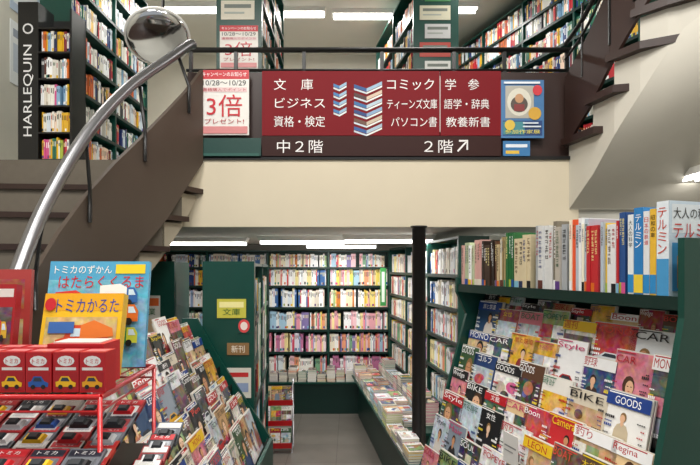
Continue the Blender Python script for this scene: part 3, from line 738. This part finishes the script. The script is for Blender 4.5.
def truck(x, y, s, c1, c2):
    return [('p', [(x, y), (x+.3*s, y), (x+.3*s, y+.16*s), (x+.22*s, y+.2*s), (x, y+.18*s)], c1), ('p', [(x+.3*s, y), (x+.42*s, y), (x+.42*s, y+.1*s), (x+.38*s, y+.16*s), (x+.3*s, y+.16*s)], c2),
            ('p', [(x+.32*s, y+.08*s), (x+.4*s, y+.08*s), (x+.37*s, y+.14*s), (x+.32*s, y+.14*s)], '#cfe4f0'), ('e', x+.08*s, y, .035*s, .035*s, '#181818'), ('e', x+.33*s, y, .035*s, .035*s, '#181818')]
tiltbook('card_game_box', -.89, 1.41, 1.4475, .225, .235, .035, .25, .05, ('#f0c01a', [('r', .0, 1, .78, 1, '#e8a810'), ('t', 'トミカかるた', .16, .95, .76, .93, '#1c3f96'), ('R', .05, .95, .04, .7, '#d8b468'), ('p', [(.2, .25), (.9, .2), (.92, .42), (.7, .5), (.62, .6), (.35, .6), (.3, .45), (.2, .42)], '#d8481c'), ('p', [(.38, .46), (.6, .46), (.58, .56), (.4, .56)], '#cfe6f0'), ('p', [(.5, .42), (.92, .46), (.9, .56), (.66, .66), (.5, .6)], '#e87a28'), ('e', .35, .22, .07, .08, '#222222'), ('e', .76, .2, .07, .08, '#222222'), ('e', .09, .86, .07, .08, '#c8202a'), ('r', .1, .42, .5, .64, '#3a6ab0')]))
tiltbook('picture_book', -.93, 1.50, 1.4475, .3, .33, .02, .2, .1, ('#4fa4cc', [('R', .0, 1, .0, .82, '#5fb0d4'), ('t', 'トミカのずかん', .05, .62, .88, .96, '#f4f4f0'), ('t', 'はたらくくるま', .1, .95, .74, .86, '#c81c26'), ('r', .66, .96, .88, .97, '#f0d020')]+truck(.08, .54, .9, '#d83a28', '#e8e8e8')+truck(.52, .6, .9, '#f0f0f0', '#2a62a8')+truck(.5, .42, 1.0, '#e8b020', '#d86a20')+truck(.55, .22, .9, '#2f8a4a', '#c8d040')+truck(.08, .3, .9, '#e0e0e0', '#c82a30')))
tiltbook('toy_package', -1.05, 1.36, 1.4475, .115, .26, .03, .15, .1, ('#a8161e', [('r', .2, .95, .86, .95, '#e0d8d0'), ('R', .25, .95, .3, .75, '#5a1a1e')]+truck(.4, .42, 1.1, '#c8342a', '#d8b030')+[('r', .3, .9, .1, .2, '#d8d4cc')]))
tiltbook('picture_book', -1.13, 1.46, 1.4475, .17, .3, .02, .1, .2, ('#b0403c', [('R', .1, .9, .6, .9, '#a84040'), ('R', .1, .9, .2, .5, '#c0a060')]))
mb = MB('black'); mb.abox(-1.15, -.58, .85, 1.185, .0, 1.10); mb.abox(-1.10, -.615, 1.215, 1.57, 0, 1.2); mb.abox(-.585, -.5, 1.0, 1.56, 0, 1.1); mb.obj('display_counter')
mb = MB('print')
rng = random.Random(5)
def pack(o, u, v, n, w, h):
    mb.box(o, u*w, v*h, n*.01, rng.choice(['#a01822', '#c8c4c0', '#8a141c', '#24262c', '#5a5e66', '#b83a30']))
    q = n*.0106
    mb.quad(o+u*w*.05+v*h*.72+q, o+u*w*.95+v*h*.72+q, o+u*w*.95+v*h*.95+q, o+u*w*.05+v*h*.95+q, rng.choice(['#b81c26', '#b81c26', '#1c2030', '#d8d8d4']))
    mb.text('トミカ', o+u*w*.2+v*h*.78, u, v, n, w*.55, h*.12, '#f0f0f0', .0115)
    b = o+n*.01; x0, x1, y0_, y1_ = .1, .9, .08, .66; cc = rng.choice(['#a8acb4', '#7c828a', '#5a5e64', '#c8c8c8', '#8a2a30'])
    def hx(x0, x1, y0_, y1_, b, t, c):
        p = [b+u*w*a+v*h*c_ for a, c_ in ((x0, y0_), (x1, y0_), (x1, y1_), (x0, y1_))]; m2 = [b+u*w*a+v*h*c_+n*t for a, c_ in ((x0+.05, y0_+.04), (x1-.05, y0_+.04), (x1-.05, y1_-.04), (x0+.05, y1_-.04))]
        mb.hexa(p+m2, c)
    hx(x0, x1, y0_, y1_, b, .004, cc); c2 = rng.choice(['#c81c26', '#f0f0f0', '#1c1c20', '#e8b818', '#1d4fa0', '#c8ccd0'])
    hx(.18, .82, .18, .52, b+n*.004, .01, c2); hx(.3, .68, .22, .48, b+n*.014, .007, '#20262c')
for row in range(7):
    for colm in range(6):
        th = .45; v = Y*math.cos(th)+Z*math.sin(th); n = (Z*math.cos(th)-Y*math.sin(th))
        o = V((-1.13+colm*.092+rng.uniform(-.006, .006), .86+row*.045, 1.11+row*.026))
        if o.y < 1.14: pack(o, X, v, n, .086, .09)
for row in range(5):
    for colm in range(5):
        th = .4; v = Y*math.cos(th)+Z*math.sin(th); n = (Z*math.cos(th)-Y*math.sin(th))
        o = V((-1.09+colm*.095, 1.22+row*.058, 1.215+row*.022)); pack(o, X, v, n, .086, .09)
for row in range(9):
    th = .5; v = Y*math.cos(th)+Z*math.sin(th); n = (Z*math.cos(th)-Y*math.sin(th))
    pack(V((-.58, 1.0+row*.056, 1.105+row*.016)), X, v, n, .075, .085)
mb.obj('packaged_toy_cars')

# ================================================================= WORLD / CAMERA
w = bpy.data.worlds.new('World'); sc.world = w; w.use_nodes = True
bg = w.node_tree.nodes['Background']; bg.inputs[0].default_value = (.93, .96, 1, 1); bg.inputs[1].default_value = .5
cam = bpy.data.cameras.new('camera'); co = bpy.data.objects.new('camera', cam); sc.collection.objects.link(co)
co.location = (0, 0, 1.75); co.rotation_euler = (math.pi/2, 0, 0)
cam.sensor_width = 36; cam.lens = 36*500/700; cam.shift_y = (268-232.5)/700; cam.clip_start = .02
sc.camera = co
